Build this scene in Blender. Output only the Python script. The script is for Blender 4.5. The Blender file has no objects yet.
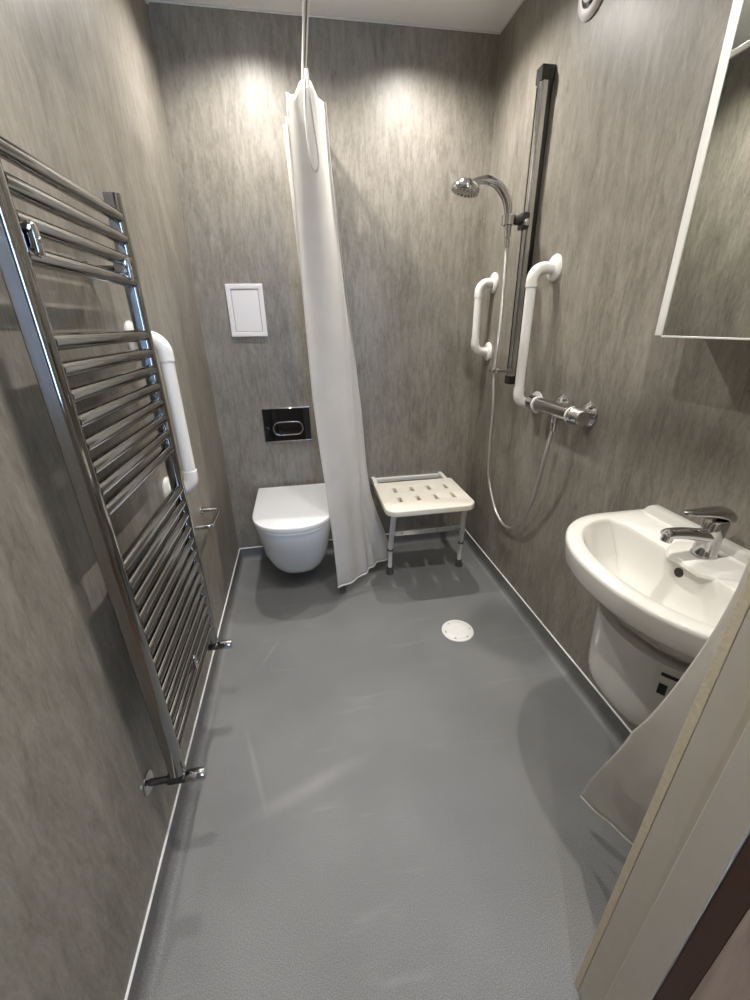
import bpy, bmesh, math, random
from mathutils import Vector, Matrix
random.seed(7)
SC = bpy.context.scene
COL = SC.collection
PI = math.pi
W, YF, H = 1.354, -1.878, 2.336        # room width, inner face of the front wall, ceiling height
ZT = 0.075                            # height of the vinyl upstand

# ------------------------------------------------------------------ materials
def new_mat(name):
    m = bpy.data.materials.new(name); m.use_nodes = True
    nt = m.node_tree
    return m, nt, nt.nodes['Principled BSDF']

def plain(name, col, rough=.4, metal=0., noise=.04, nscale=40., bump=0., coat=0., spec=.5, trans=0., ior=1.45):
    """procedural paint / plastic / metal: base colour broken up a little by noise"""
    m, nt, b = new_mat(name)
    N, L = nt.nodes, nt.links
    tc = N.new('ShaderNodeNewGeometry')
    nz = N.new('ShaderNodeTexNoise'); nz.inputs['Scale'].default_value = nscale; nz.inputs['Detail'].default_value = 4
    L.new(tc.outputs['Position'], nz.inputs['Vector'])
    mx = N.new('ShaderNodeMix'); mx.data_type = 'RGBA'
    mx.inputs['A'].default_value = (*[c*(1-noise) for c in col], 1)
    mx.inputs['B'].default_value = (*[min(1, c*(1+noise)) for c in col], 1)
    L.new(nz.outputs['Fac'], mx.inputs['Factor']); L.new(mx.outputs['Result'], b.inputs['Base Color'])
    b.inputs['Roughness'].default_value = rough; b.inputs['Metallic'].default_value = metal
    b.inputs['Coat Weight'].default_value = coat; b.inputs['Coat Roughness'].default_value = .05
    b.inputs['Specular IOR Level'].default_value = spec
    b.inputs['Transmission Weight'].default_value = trans; b.inputs['IOR'].default_value = ior
    if bump:
        bp = N.new('ShaderNodeBump'); bp.inputs['Strength'].default_value = bump; bp.inputs['Distance'].default_value = .002
        L.new(nz.outputs['Fac'], bp.inputs['Height']); L.new(bp.outputs['Normal'], b.inputs['Normal'])
    return m

def ramp(N, stops):
    r = N.new('ShaderNodeValToRGB')
    e = r.color_ramp.elements
    e[0].position, e[0].color = stops[0][0], (*stops[0][1], 1)
    e[1].position, e[1].color = stops[-1][0], (*stops[-1][1], 1)
    for p, c in stops[1:-1]:
        k = e.new(p); k.color = (*c, 1)
    return r

def wall_panel_mat():
    """taupe slate-look wet-wall panel: upright streaks, soft blotches, fine pitting"""
    m, nt, b = new_mat('slate_wall_panel')
    N, L = nt.nodes, nt.links
    g = N.new('ShaderNodeNewGeometry')
    def mapped(scale, loc=(0, 0, 0)):
        mp = N.new('ShaderNodeMapping'); mp.inputs['Scale'].default_value = scale; mp.inputs['Location'].default_value = loc
        L.new(g.outputs['Position'], mp.inputs['Vector']); return mp
    def noise(mp, sc, det, rough=.6, dist=0.):
        n = N.new('ShaderNodeTexNoise'); n.inputs['Scale'].default_value = sc; n.inputs['Detail'].default_value = det
        n.inputs['Roughness'].default_value = rough; n.inputs['Distortion'].default_value = dist
        L.new(mp.outputs['Vector'], n.inputs['Vector']); return n
    streak = noise(mapped((1, 1, .22)), 50, 7, .72, .7)
    broad = noise(mapped((1, 1, .3), (3, 1, 2)), 7, 4, .55, .8)
    pit = noise(mapped((1, 1, .35), (5, 5, 5)), 170, 3, .6)
    a = N.new('ShaderNodeMath'); a.operation = 'MULTIPLY_ADD'; a.inputs[1].default_value = .55
    L.new(streak.outputs['Fac'], a.inputs[0])
    s = N.new('ShaderNodeMath'); s.operation = 'MULTIPLY'; s.inputs[1].default_value = .30
    L.new(broad.outputs['Fac'], s.inputs[0]); L.new(s.outputs[0], a.inputs[2])
    a2 = N.new('ShaderNodeMath'); a2.operation = 'MULTIPLY_ADD'; a2.inputs[1].default_value = .18
    L.new(pit.outputs['Fac'], a2.inputs[0]); L.new(a.outputs[0], a2.inputs[2])
    r = ramp(N, [(.34, (.120, .106, .085)), (.46, (.196, .178, .148)), (.54, (.248, .226, .191)), (.70, (.345, .320, .276))])
    L.new(a2.outputs[0], r.inputs['Fac']); L.new(r.outputs['Color'], b.inputs['Base Color'])
    b.inputs['Roughness'].default_value = .42
    bp = N.new('ShaderNodeBump'); bp.inputs['Strength'].default_value = .28; bp.inputs['Distance'].default_value = .0012
    L.new(a2.outputs[0], bp.inputs['Height']); L.new(bp.outputs['Normal'], b.inputs['Normal'])
    return m

SCUFFS_AND_OVAL = [((.27, -.66), (.15, -.92), .009, .7), ((.135, -1.09), (.245, -1.45), .011, 1.0), ((.14, -1.44), (.58, -1.29), .035, 1.1), ((.22, -1.20), (.90, -1.25), .22, .30)]
def vinyl_mat():
    """grey safety vinyl: fine speckle, faint scuffs and a broad pale oval"""
    m, nt, b = new_mat('grey_safety_vinyl')
    N, L = nt.nodes, nt.links
    g = N.new('ShaderNodeNewGeometry')
    n1 = N.new('ShaderNodeTexNoise'); n1.inputs['Scale'].default_value = 480; n1.inputs['Detail'].default_value = 2
    n2 = N.new('ShaderNodeTexNoise'); n2.inputs['Scale'].default_value = 3.5; n2.inputs['Detail'].default_value = 5
    for n in (n1, n2): L.new(g.outputs['Position'], n.inputs['Vector'])
    r1 = ramp(N, [(.34, (.112, .114, .116)), (.5, (.158, .160, .159)), (.66, (.224, .226, .224))])
    L.new(n1.outputs['Fac'], r1.inputs['Fac'])
    r2 = ramp(N, [(.3, (.88, .88, .88)), (.7, (1.1, 1.1, 1.1))])
    L.new(n2.outputs['Fac'], r2.inputs['Fac'])
    mx = N.new('ShaderNodeMix'); mx.data_type = 'RGBA'; mx.blend_type = 'MULTIPLY'; mx.inputs['Factor'].default_value = 1
    L.new(r1.outputs['Color'], mx.inputs['A']); L.new(r2.outputs['Color'], mx.inputs['B'])
    # scuff trails: two stretched narrow noise bands
    mp = N.new('ShaderNodeMapping'); mp.inputs['Rotation'].default_value = (0, 0, .75); mp.inputs['Scale'].default_value = (1, 7, 1)
    L.new(g.outputs['Position'], mp.inputs['Vector'])
    n3 = N.new('ShaderNodeTexNoise'); n3.inputs['Scale'].default_value = 2.2; n3.inputs['Detail'].default_value = 3; n3.inputs['Roughness'].default_value = .7
    L.new(mp.outputs['Vector'], n3.inputs['Vector'])
    r3 = ramp(N, [(.60, (0, 0, 0)), (.72, (.35, .35, .35))])
    L.new(n3.outputs['Fac'], r3.inputs['Fac'])
    mx2 = N.new('ShaderNodeMix'); mx2.data_type = 'RGBA'; mx2.inputs['B'].default_value = (.25, .25, .245, 1)
    L.new(r3.outputs['Color'], mx2.inputs['Factor']); L.new(mx.outputs['Result'], mx2.inputs['A'])
    last = mx2
    wob = N.new('ShaderNodeTexNoise'); wob.inputs['Scale'].default_value = 9; wob.inputs['Detail'].default_value = 6
    L.new(g.outputs['Position'], wob.inputs['Vector'])
    for (ax_, ay_), (bx_, by_), wd_, st_ in SCUFFS_AND_OVAL:                # pale scuff strokes on the vinyl, plus one broad faint oval
        ln = math.hypot(bx_-ax_, by_-ay_); an = math.atan2(by_-ay_, bx_-ax_)
        mp = N.new('ShaderNodeMapping'); mp.vector_type = 'TEXTURE'
        mp.inputs['Location'].default_value = ((ax_+bx_)/2, (ay_+by_)/2, 0); mp.inputs['Rotation'].default_value = (0, 0, an)
        mp.inputs['Scale'].default_value = (ln/2, wd_, 1)
        L.new(g.outputs['Position'], mp.inputs['Vector'])
        gr = N.new('ShaderNodeTexGradient'); gr.gradient_type = 'SPHERICAL'
        L.new(mp.outputs['Vector'], gr.inputs['Vector'])
        m1 = N.new('ShaderNodeMath'); m1.operation = 'MULTIPLY'; L.new(gr.outputs['Fac'], m1.inputs[0]); L.new(wob.outputs['Fac'], m1.inputs[1])
        m2 = N.new('ShaderNodeMath'); m2.operation = 'MULTIPLY'; m2.use_clamp = True; m2.inputs[1].default_value = st_; L.new(m1.outputs[0], m2.inputs[0])
        mm = N.new('ShaderNodeMix'); mm.data_type = 'RGBA'; mm.inputs['B'].default_value = (.27, .27, .262, 1)
        L.new(m2.outputs[0], mm.inputs['Factor']); L.new(last.outputs['Result'], mm.inputs['A']); last = mm
    L.new(last.outputs['Result'], b.inputs['Base Color'])
    b.inputs['Roughness'].default_value = .55
    bp = N.new('ShaderNodeBump'); bp.inputs['Strength'].default_value = .15; bp.inputs['Distance'].default_value = .0004
    L.new(n1.outputs['Fac'], bp.inputs['Height']); L.new(bp.outputs['Normal'], b.inputs['Normal'])
    return m

def wood_mat():
    m, nt, b = new_mat('pinkish_door_veneer')
    N, L = nt.nodes, nt.links
    g = N.new('ShaderNodeNewGeometry')
    mp = N.new('ShaderNodeMapping'); mp.inputs['Scale'].default_value = (1, 1, .08)
    L.new(g.outputs['Position'], mp.inputs['Vector'])
    n = N.new('ShaderNodeTexNoise'); n.inputs['Scale'].default_value = 60; n.inputs['Detail'].default_value = 5
    L.new(mp.outputs['Vector'], n.inputs['Vector'])
    r = ramp(N, [(.35, (.32, .25, .20)), (.5, (.42, .33, .27)), (.65, (.50, .41, .34))])
    L.new(n.outputs['Fac'], r.inputs['Fac']); L.new(r.outputs['Color'], b.inputs['Base Color'])
    b.inputs['Roughness'].default_value = .5
    return m

def fabric_mat(name='white_curtain_fabric', k=1.):
    m, nt, b = new_mat(name)
    N, L = nt.nodes, nt.links
    g = N.new('ShaderNodeNewGeometry')
    n = N.new('ShaderNodeTexNoise'); n.inputs['Scale'].default_value = 14; n.inputs['Detail'].default_value = 4
    L.new(g.outputs['Position'], n.inputs['Vector'])
    r = ramp(N, [(.3, (.74*k, .725*k, .70*k)), (.7, (.82*k, .805*k, .78*k))])
    L.new(n.outputs['Fac'], r.inputs['Fac']); L.new(r.outputs['Color'], b.inputs['Base Color'])
    b.inputs['Roughness'].default_value = .55
    bp = N.new('ShaderNodeBump'); bp.inputs['Strength'].default_value = .25; bp.inputs['Distance'].default_value = .006
    L.new(n.outputs['Fac'], bp.inputs['Height']); L.new(bp.outputs['Normal'], b.inputs['Normal'])
    tr = N.new('ShaderNodeBsdfTranslucent'); tr.inputs['Color'].default_value = (.88, .86, .82, 1)
    mix = N.new('ShaderNodeMixShader'); mix.inputs[0].default_value = .50
    L.new(b.outputs[0], mix.inputs[1]); L.new(tr.outputs[0], mix.inputs[2])
    L.new(mix.outputs[0], N['Material Output'].inputs['Surface'])
    return m

def hose_mat():
    m, nt, b = new_mat('ribbed_metal_hose')
    N, L = nt.nodes, nt.links
    b.inputs['Base Color'].default_value = (.62, .61, .59, 1); b.inputs['Metallic'].default_value = .85; b.inputs['Roughness'].default_value = .33
    g = N.new('ShaderNodeNewGeometry')
    w = N.new('ShaderNodeTexWave'); w.bands_direction = 'Z'; w.inputs['Scale'].default_value = 90
    L.new(g.outputs['Position'], w.inputs['Vector'])
    bp = N.new('ShaderNodeBump'); bp.inputs['Strength'].default_value = .6; bp.inputs['Distance'].default_value = .001
    L.new(w.outputs['Fac'], bp.inputs['Height']); L.new(bp.outputs['Normal'], b.inputs['Normal'])
    return m

def lens_mat(name, col, strength):
    m, nt, b = new_mat(name)
    b.inputs['Base Color'].default_value = (.9, .9, .9, 1)
    b.inputs['Emission Color'].default_value = (*col, 1); b.inputs['Emission Strength'].default_value = strength
    return m

M = dict(
    wall=wall_panel_mat(), vinyl=vinyl_mat(), door=wood_mat(), cloth=fabric_mat(), cloth_lit=fabric_mat('lit_curtain_fabric', 1.14), hose=hose_mat(),  # second curtain fabric is the first one lightened, in place of mirrored light
    ceiling=plain('satin_white_ceiling', (.90, .90, .89), .30, noise=.02, nscale=5),
    trim=plain('white_pvc_trim', (.80, .80, .78), .35, noise=.02),
    chrome=plain('polished_chrome', (.58, .58, .58), .07, 1, noise=.02),
    rad=plain('dark_polished_chrome', (.38, .38, .375), .06, 1, noise=.02),
    satin=plain('satin_chrome', (.62, .62, .61), .2, 1, noise=.03),
    dark=plain('dark_chrome_plastic', (.06, .06, .06), .2, .3, noise=.1),
    black=plain('black_gloss', (.008, .008, .009), .04, noise=.1, coat=.5),
    rubber=plain('grey_rubber', (.07, .07, .07), .7, noise=.15),
    plastic=plain('white_plastic', (.76, .75, .72), .25, noise=.015, nscale=12),
    panel=plain('white_satin_plastic', (.78, .76, .76), .38, noise=.015, nscale=12),
    ceramic=plain('white_glazed_ceramic', (.67, .655, .61), .07, noise=.01, nscale=6, coat=.6),
    toilet=plain('white_sanitary_ceramic', (.76, .77, .78), .08, noise=.01, nscale=6, coat=.6),
    seat=plain('cream_moulded_plastic', (.76, .72, .62), .38, noise=.02, nscale=20),
    leg=plain('white_coated_tube', (.70, .69, .66), .3, noise=.03),
    mirror=plain('silvered_mirror', (.80, .84, .79), .005, 1, noise=.005),
    jamb=plain('beige_painted_timber', (.56, .52, .44), .5, noise=.06, nscale=25, bump=.25),
    edge_shade=plain('dark_brown_edge_shade', (.075, .036, .024), .5, noise=.15),  # dark brown stands in for shadow at the door edge
    sawn=plain('cream_sawn_edge', (.66, .58, .42), .8, noise=.18, nscale=160, bump=.6),
    hallwall=plain('hall_paint', (.27, .25, .22), .6, noise=.03),
    carpet=plain('brown_hall_carpet', (.16, .10, .075), .95, noise=.3, nscale=260, bump=.5),
    glass=plain('window_glass', (1, 1, 1), .0, noise=0, trans=1),
    hole=plain('dark_overflow', (.02, .018, .016), .5, noise=.1),
    ink=plain('black_ink', (.015, .015, .015), .6, noise=.1),
    paper=plain('pale_sticker', (.60, .585, .54), .35, noise=.02),
    lens=lens_mat('lit_lamp_lens', (1, .95, .88), 25.),
)

# ------------------------------------------------------------------ helpers
def obj(name, bm, mat, parent=None, smooth=True, auto=None, bevel=0., bseg=3):
    bmesh.ops.recalc_face_normals(bm, faces=bm.faces)
    me = bpy.data.meshes.new(name); bm.to_mesh(me); bm.free()
    o = bpy.data.objects.new(name, me); COL.objects.link(o)
    me.materials.append(mat)
    if smooth:
        for p in me.polygons: p.use_smooth = True
    if bevel:
        md = o.modifiers.new('bevel', 'BEVEL'); md.width = bevel; md.segments = bseg; md.limit_method = 'ANGLE'; md.angle_limit = math.radians(35)
        md.harden_normals = True
    elif auto:
        me.set_sharp_from_angle(angle=math.radians(auto))
    if parent is not None:
        o.parent = parent
        if parent.type == 'EMPTY' or True:
            o.matrix_parent_inverse = world(parent).inverted()
    return o

def world(o):
    m = o.matrix_basis.copy()
    if o.parent: m = world(o.parent) @ o.matrix_parent_inverse @ m
    return m

def tag(o, label=None, cat=None, group=None, kind=None):
    if label: o['label'] = label
    if cat: o['category'] = cat
    if group: o['group'] = group
    if kind: o['kind'] = kind
    return o

def thing(name, label, cat, loc=(0, 0, 0), group=None):
    o = bpy.data.objects.new(name, None); COL.objects.link(o)
    o.location = loc; o.empty_display_size = .05
    return tag(o, label, cat, group)

def box(bm, a, b):
    xs, ys, zs = zip(a, b)
    v = [bm.verts.new((xs[i], ys[j], zs[k])) for i in (0, 1) for j in (0, 1) for k in (0, 1)]
    for f in ((0, 1, 3, 2), (4, 6, 7, 5), (0, 4, 5, 1), (2, 3, 7, 6), (0, 2, 6, 4), (1, 5, 7, 3)):
        bm.faces.new([v[i] for i in f])
    return bm

def boxes(*ab):
    bm = bmesh.new()
    for a, b in ab: box(bm, a, b)
    return bm

def frame_at(t, ref=None):
    t = t.normalized()
    if ref is None:
        ref = Vector((0, 0, 1)) if abs(t.z) < .9 else Vector((0, 1, 0))
    n = (ref - t*ref.dot(t)).normalized()
    return n, t.cross(n)

def tube(bm, pts, rad, sides=16, caps=True, squash=None):
    """tube along a polyline; rad is one radius or one per point"""
    pts = [Vector(p) for p in pts]; n = len(pts)
    rs = rad if isinstance(rad, (list, tuple)) else [rad]*n
    rings = []; ref = None
    for i, p in enumerate(pts):
        t = (pts[min(i+1, n-1)] - pts[max(i-1, 0)])
        nrm, bi = frame_at(t, ref); ref = nrm
        sx, sy = squash or (1, 1)
        rings.append([bm.verts.new(p + rs[i]*(math.cos(a)*nrm*sx + math.sin(a)*bi*sy)) for a in [2*PI*k/sides for k in range(sides)]])
    for r0, r1 in zip(rings, rings[1:]):
        for k in range(sides):
            bm.faces.new((r0[k], r0[(k+1) % sides], r1[(k+1) % sides], r1[k]))
    if caps:
        bm.faces.new(rings[0][::-1]); bm.faces.new(rings[-1])
    return bm

def lathe(bm, origin, axis, prof, sides=32):
    """prof: (distance along axis, radius) pairs"""
    o = Vector(origin); a = Vector(axis).normalized(); n, b = frame_at(a)
    rings = []
    for d, r in prof:
        if r < 1e-6: rings.append([bm.verts.new(o + a*d)])
        else: rings.append([bm.verts.new(o + a*d + r*(math.cos(2*PI*k/sides)*n + math.sin(2*PI*k/sides)*b)) for k in range(sides)])
    for r0, r1 in zip(rings, rings[1:]):
        for k in range(sides):
            q = (k+1) % sides
            if len(r0) == 1 and len(r1) == 1: continue
            if len(r0) == 1: bm.faces.new((r0[0], r1[q], r1[k]))
            elif len(r1) == 1: bm.faces.new((r0[k], r0[q], r1[0]))
            else: bm.faces.new((r0[k], r0[q], r1[q], r1[k]))
    r0, r1 = rings[-1], rings[0]
    if len(r0) > 1 and len(r1) > 1:                                # an open ring profile closes on itself
        for k in range(sides):
            q = (k+1) % sides
            bm.faces.new((r0[k], r0[q], r1[q], r1[k]))
    else:
        for r in (r0, r1):
            if len(r) > 1: bm.faces.new(r)
    return bm

def loft(bm, rings, cap0=True, cap1=True):
    vs = [[bm.verts.new(p) for p in r] for r in rings]
    n = len(vs[0])
    for r0, r1 in zip(vs, vs[1:]):
        for k in range(n):
            bm.faces.new((r0[k], r0[(k+1) % n], r1[(k+1) % n], r1[k]))
    if cap0: bm.faces.new(vs[0][::-1])
    if cap1: bm.faces.new(vs[-1])
    return bm

def smooth_path(ctrl, per=10):
    P = [Vector(p) for p in ctrl]; P = [2*P[0]-P[1]] + P + [2*P[-1]-P[-2]]
    out = []
    for i in range(1, len(P)-2):
        p0, p1, p2, p3 = P[i-1:i+3]
        for k in range(per):
            t = k/per
            out.append(.5*((2*p1) + (p2-p0)*t + (2*p0-5*p1+4*p2-p3)*t*t + (3*p1-p0-3*p2+p3)*t**3))
    out.append(P[-2]); return out

def fillet(pts, r, seg=8):
    """round the corners of a polyline"""
    P = [Vector(p) for p in pts]; out = [P[0]]
    for a, b, c in zip(P, P[1:], P[2:]):
        u, v = (a-b).normalized(), (c-b).normalized()
        ang = u.angle(v); d = r/math.tan(ang/2)
        s, e = b+u*d, b+v*d
        cen = b + (u+v).normalized()*(r/math.sin(ang/2))
        x, y = s-cen, e-cen; tot = x.angle(y)
        for k in range(seg+1):
            t = k/seg
            out.append(cen + (x*math.sin((1-t)*tot) + y*math.sin(t*tot))/math.sin(tot))
    out.append(P[-1]); return out

def plate(outline, holes, thick, bevel, origin, ux, uy):
    """flat plate with holes and rounded edges from 2-D loops (filled curve turned into a mesh)"""
    cu = bpy.data.curves.new('plate', 'CURVE'); cu.dimensions = '2D'; cu.fill_mode = 'BOTH'
    cu.extrude = thick/2-bevel; cu.bevel_depth = bevel; cu.bevel_resolution = 3; cu.offset = -bevel
    for lp in [outline]+list(holes):
        s = cu.splines.new('POLY'); s.points.add(len(lp)-1); s.use_cyclic_u = True
        for p, (x, y) in zip(s.points, lp): p.co = (x, y, 0, 1)
    o = bpy.data.objects.new('plate', cu); COL.objects.link(o)
    me = bpy.data.meshes.new_from_object(o.evaluated_get(bpy.context.evaluated_depsgraph_get()))
    bm = bmesh.new(); bm.from_mesh(me)
    bpy.data.objects.remove(o); bpy.data.curves.remove(cu); bpy.data.meshes.remove(me)
    ux, uy = Vector(ux), Vector(uy); uz = ux.cross(uy)
    mt = Matrix(((ux.x, uy.x, uz.x, origin[0]), (ux.y, uy.y, uz.y, origin[1]), (ux.z, uy.z, uz.z, origin[2]), (0, 0, 0, 1)))
    bmesh.ops.transform(bm, matrix=mt, verts=bm.verts)
    bmesh.ops.remove_doubles(bm, verts=bm.verts, dist=1e-5)
    return bm

def rrect(cx, cy, w, h, r, seg=6):
    out = []
    for sx, sy, a0 in ((1, 1, 0), (-1, 1, 90), (-1, -1, 180), (1, -1, 270)):
        for k in range(seg+1):
            a = math.radians(a0 + 90*k/seg)
            out.append((cx+sx*(w/2-r)+r*math.cos(a), cy+sy*(h/2-r)+r*math.sin(a)))
    return out

def struct(name, bm, mat, parent=None, **kw):
    o = obj(name, bm, mat, parent, **kw)
    if parent is None: o['kind'] = 'structure'
    return o

# ------------------------------------------------------------------ room shell
T = .1
YH = -3.3
# floor with coved upstand on three sides
bm = bmesh.new()
R_ = .028; prof = []
for k in range(7):
    a = PI/2*k/6
    prof.append((R_ - R_*math.sin(a), R_ - R_*math.cos(a)))
prof.append((0, ZT))
prof = [(d+.003, z) for d, z in prof]
prev = None
flat = []
for i, (d, z) in enumerate(prof):
    row = [bm.verts.new(p) for p in ((d, YF-.0, z), (d, -d, z), (W-d, -d, z), (W-d, YF, z))]
    if prev:
        for k in range(3): bm.faces.new((prev[k], prev[k+1], row[k+1], row[k]))
    prev = row
    if i == 0: flat = row
bm.faces.new(flat)
struct('floor', bm, M['vinyl'], auto=50)
struct('floor_slab', boxes(((-T, YF-.12, -.06), (W+T, YF+.0, -.0002)), ((-T, YF, -.06), (W+T, T, -.004))), M['vinyl'], smooth=False)

struct('wall_left', boxes(((-T, YF-.1, -.05), (0, T, H+.05))), M['wall'], smooth=False)
struct('wall_right', boxes(((W, YF-.1, -.05), (W+T, T, H+.05))), M['wall'], smooth=False)
struct('wall_back', boxes(((0, 0, -.05), (W, T, H+.05))), M['wall'], smooth=False)
XJ = .884                                                         # room-side edge of the right door lining
struct('wall_front', boxes(((XJ+.03, YF-.1, 0), (W, YF, H)), ((0, YF-.1, 2.06), (XJ+.03, YF, H))), M['wall'], smooth=False)
struct('ceiling', boxes(((-T, YF-.1, H), (W+T, T, H+.05))), M['ceiling'], smooth=False)

# white capping strip on top of the vinyl upstand, white bead under the ceiling
def strip(a, b, nrm, z0, z1, d):
    a, b = Vector((*a, 0)), Vector((*b, 0)); n = Vector((*nrm, 0))
    bm = bmesh.new()
    q = [(0, z0), (d, z0), (d, z1-d*.7), (d*.3, z1), (0, z1)]
    loft(bm, [[a+n*u+Vector((0, 0, z)) for u, z in q], [b+n*u+Vector((0, 0, z)) for u, z in q]])
    return bm
struct('baseboard_left', strip((0, YF), (0, 0), (1, 0), ZT-.002, ZT+.003, .004), M['trim'], smooth=False)
struct('baseboard_back', strip((.0, 0), (W, 0), (0, -1), ZT-.002, ZT+.003, .004), M['trim'], smooth=False)
struct('baseboard_right', strip((W, YF), (W, 0), (-1, 0), ZT-.002, ZT+.003, .004), M['trim'], smooth=False)
struct('trim_1', strip((0, YF), (0, 0), (1, 0), H-.012, H, .010), M['trim'], smooth=False)
struct('trim_2', strip((0, 0), (W, 0), (0, -1), H-.006, H, .006), M['trim'], smooth=False)
struct('trim_3', strip((W, YF), (W, 0), (-1, 0), H-.006, H, .006), M['trim'], smooth=False)

# door lining, stop and sawn panel edge on the right of the doorway; head and left lining
def door_frame():
    z1 = 2.06
    o = struct('door_frame', boxes(((XJ, -1.925, 0), (XJ+.03, YF-.001, z1)), ((XJ-.006, -1.973, 0), (XJ+.03, -1.925, z1)),
               ((.0, -1.973, 0), (.012, -1.94, z1)), ((.0, -1.973, z1-.03), (XJ+.03, YF-.001, z1))), M['jamb'], bevel=.002)
    obj('panel_edge', boxes(((XJ, YF-.0005, 0), (XJ+.03, YF+.012, z1))), M['sawn'], o, bevel=.001)
    for q in (o, o.children[0] if o.children else [c for c in COL.objects if c.parent == o][0]):   # the lining is slightly out of plumb
        for v in q.data.vertices:
            if v.co.y < -1.95: continue
            if v.co.z < 2.0 and v.co.x > .5: v.co.y += .014*.45
            elif v.co.x > .5: v.co.y -= .014*1.6
    return o
door_frame()
d = struct('door_1', boxes(((XJ-.004, -2.80, .008), (XJ+.029, -2.0025, 2.03))), M['door'], bevel=.001)
for z in (.25, 1.0, 1.8):
    obj('hinge', lathe(bmesh.new(), (XJ+.036, -2.02, z), (0, 0, 1), [(0, .0), (0, .006), (.09, .006), (.09, 0)], 12), M['satin'], d)
obj('shade_strip', boxes(((XJ-.004, -2.002, .008), (XJ+.029, -1.9745, 2.03))), M['edge_shade'], d, smooth=False)  # strip coloured dark as the shadowed gap beside the door leaf
obj('handle', tube(bmesh.new(), fillet([(XJ-.002, -2.73, 1.02), (XJ-.06, -2.73, 1.02), (XJ-.06, -2.61, 1.02)], .015), .009), M['satin'], d)

# the hall behind the doorway: carpet, walls, ceiling, a window that lets in cool daylight
struct('floor_hall', boxes(((-.7, YH, -.06), (1.9, YF-.12, .0))), M['carpet'], smooth=False)
struct('ceiling_hall', boxes(((-.7, YH, H), (1.9, YF-.1, H+.05))), M['hallwall'], smooth=False)
struct('wall_hall_left', boxes(((-.8, YH, 0), (-.7, YF-.1, H))), M['hallwall'], smooth=False)
struct('wall_hall_right', boxes(((1.9, YH, 0), (2.0, YF-.1, H))), M['hallwall'], smooth=False)
wx0, wx1, wz0, wz1 = .48, .98, .85, 1.95
struct('wall_hall_back', boxes(((-.8, YH-.1, 0), (wx0, YH, H)), ((wx1, YH-.1, 0), (2.0, YH, H)), ((wx0, YH-.1, 0), (wx1, YH, wz0)), ((wx0, YH-.1, wz1), (wx1, YH, H))), M['hallwall'], smooth=False)
w = struct('window_1', boxes(((wx0, YH-.08, wz0), (wx0+.05, YH-.03, wz1)), ((wx1-.05, YH-.08, wz0), (wx1, YH-.03, wz1)), ((wx0+.05, YH-.08, wz0), (wx1-.05, YH-.03, wz0+.05)),
            ((wx0+.05, YH-.08, wz1-.05), (wx1-.05, YH-.03, wz1)), ((.715, YH-.08, wz0+.05), (.745, YH-.03, wz1-.05))), M['trim'], smooth=False)
obj('pane', boxes(((wx0+.05, YH-.058, wz0+.05), (wx1-.05, YH-.052, wz1-.05))), M['glass'], w, smooth=False)

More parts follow.
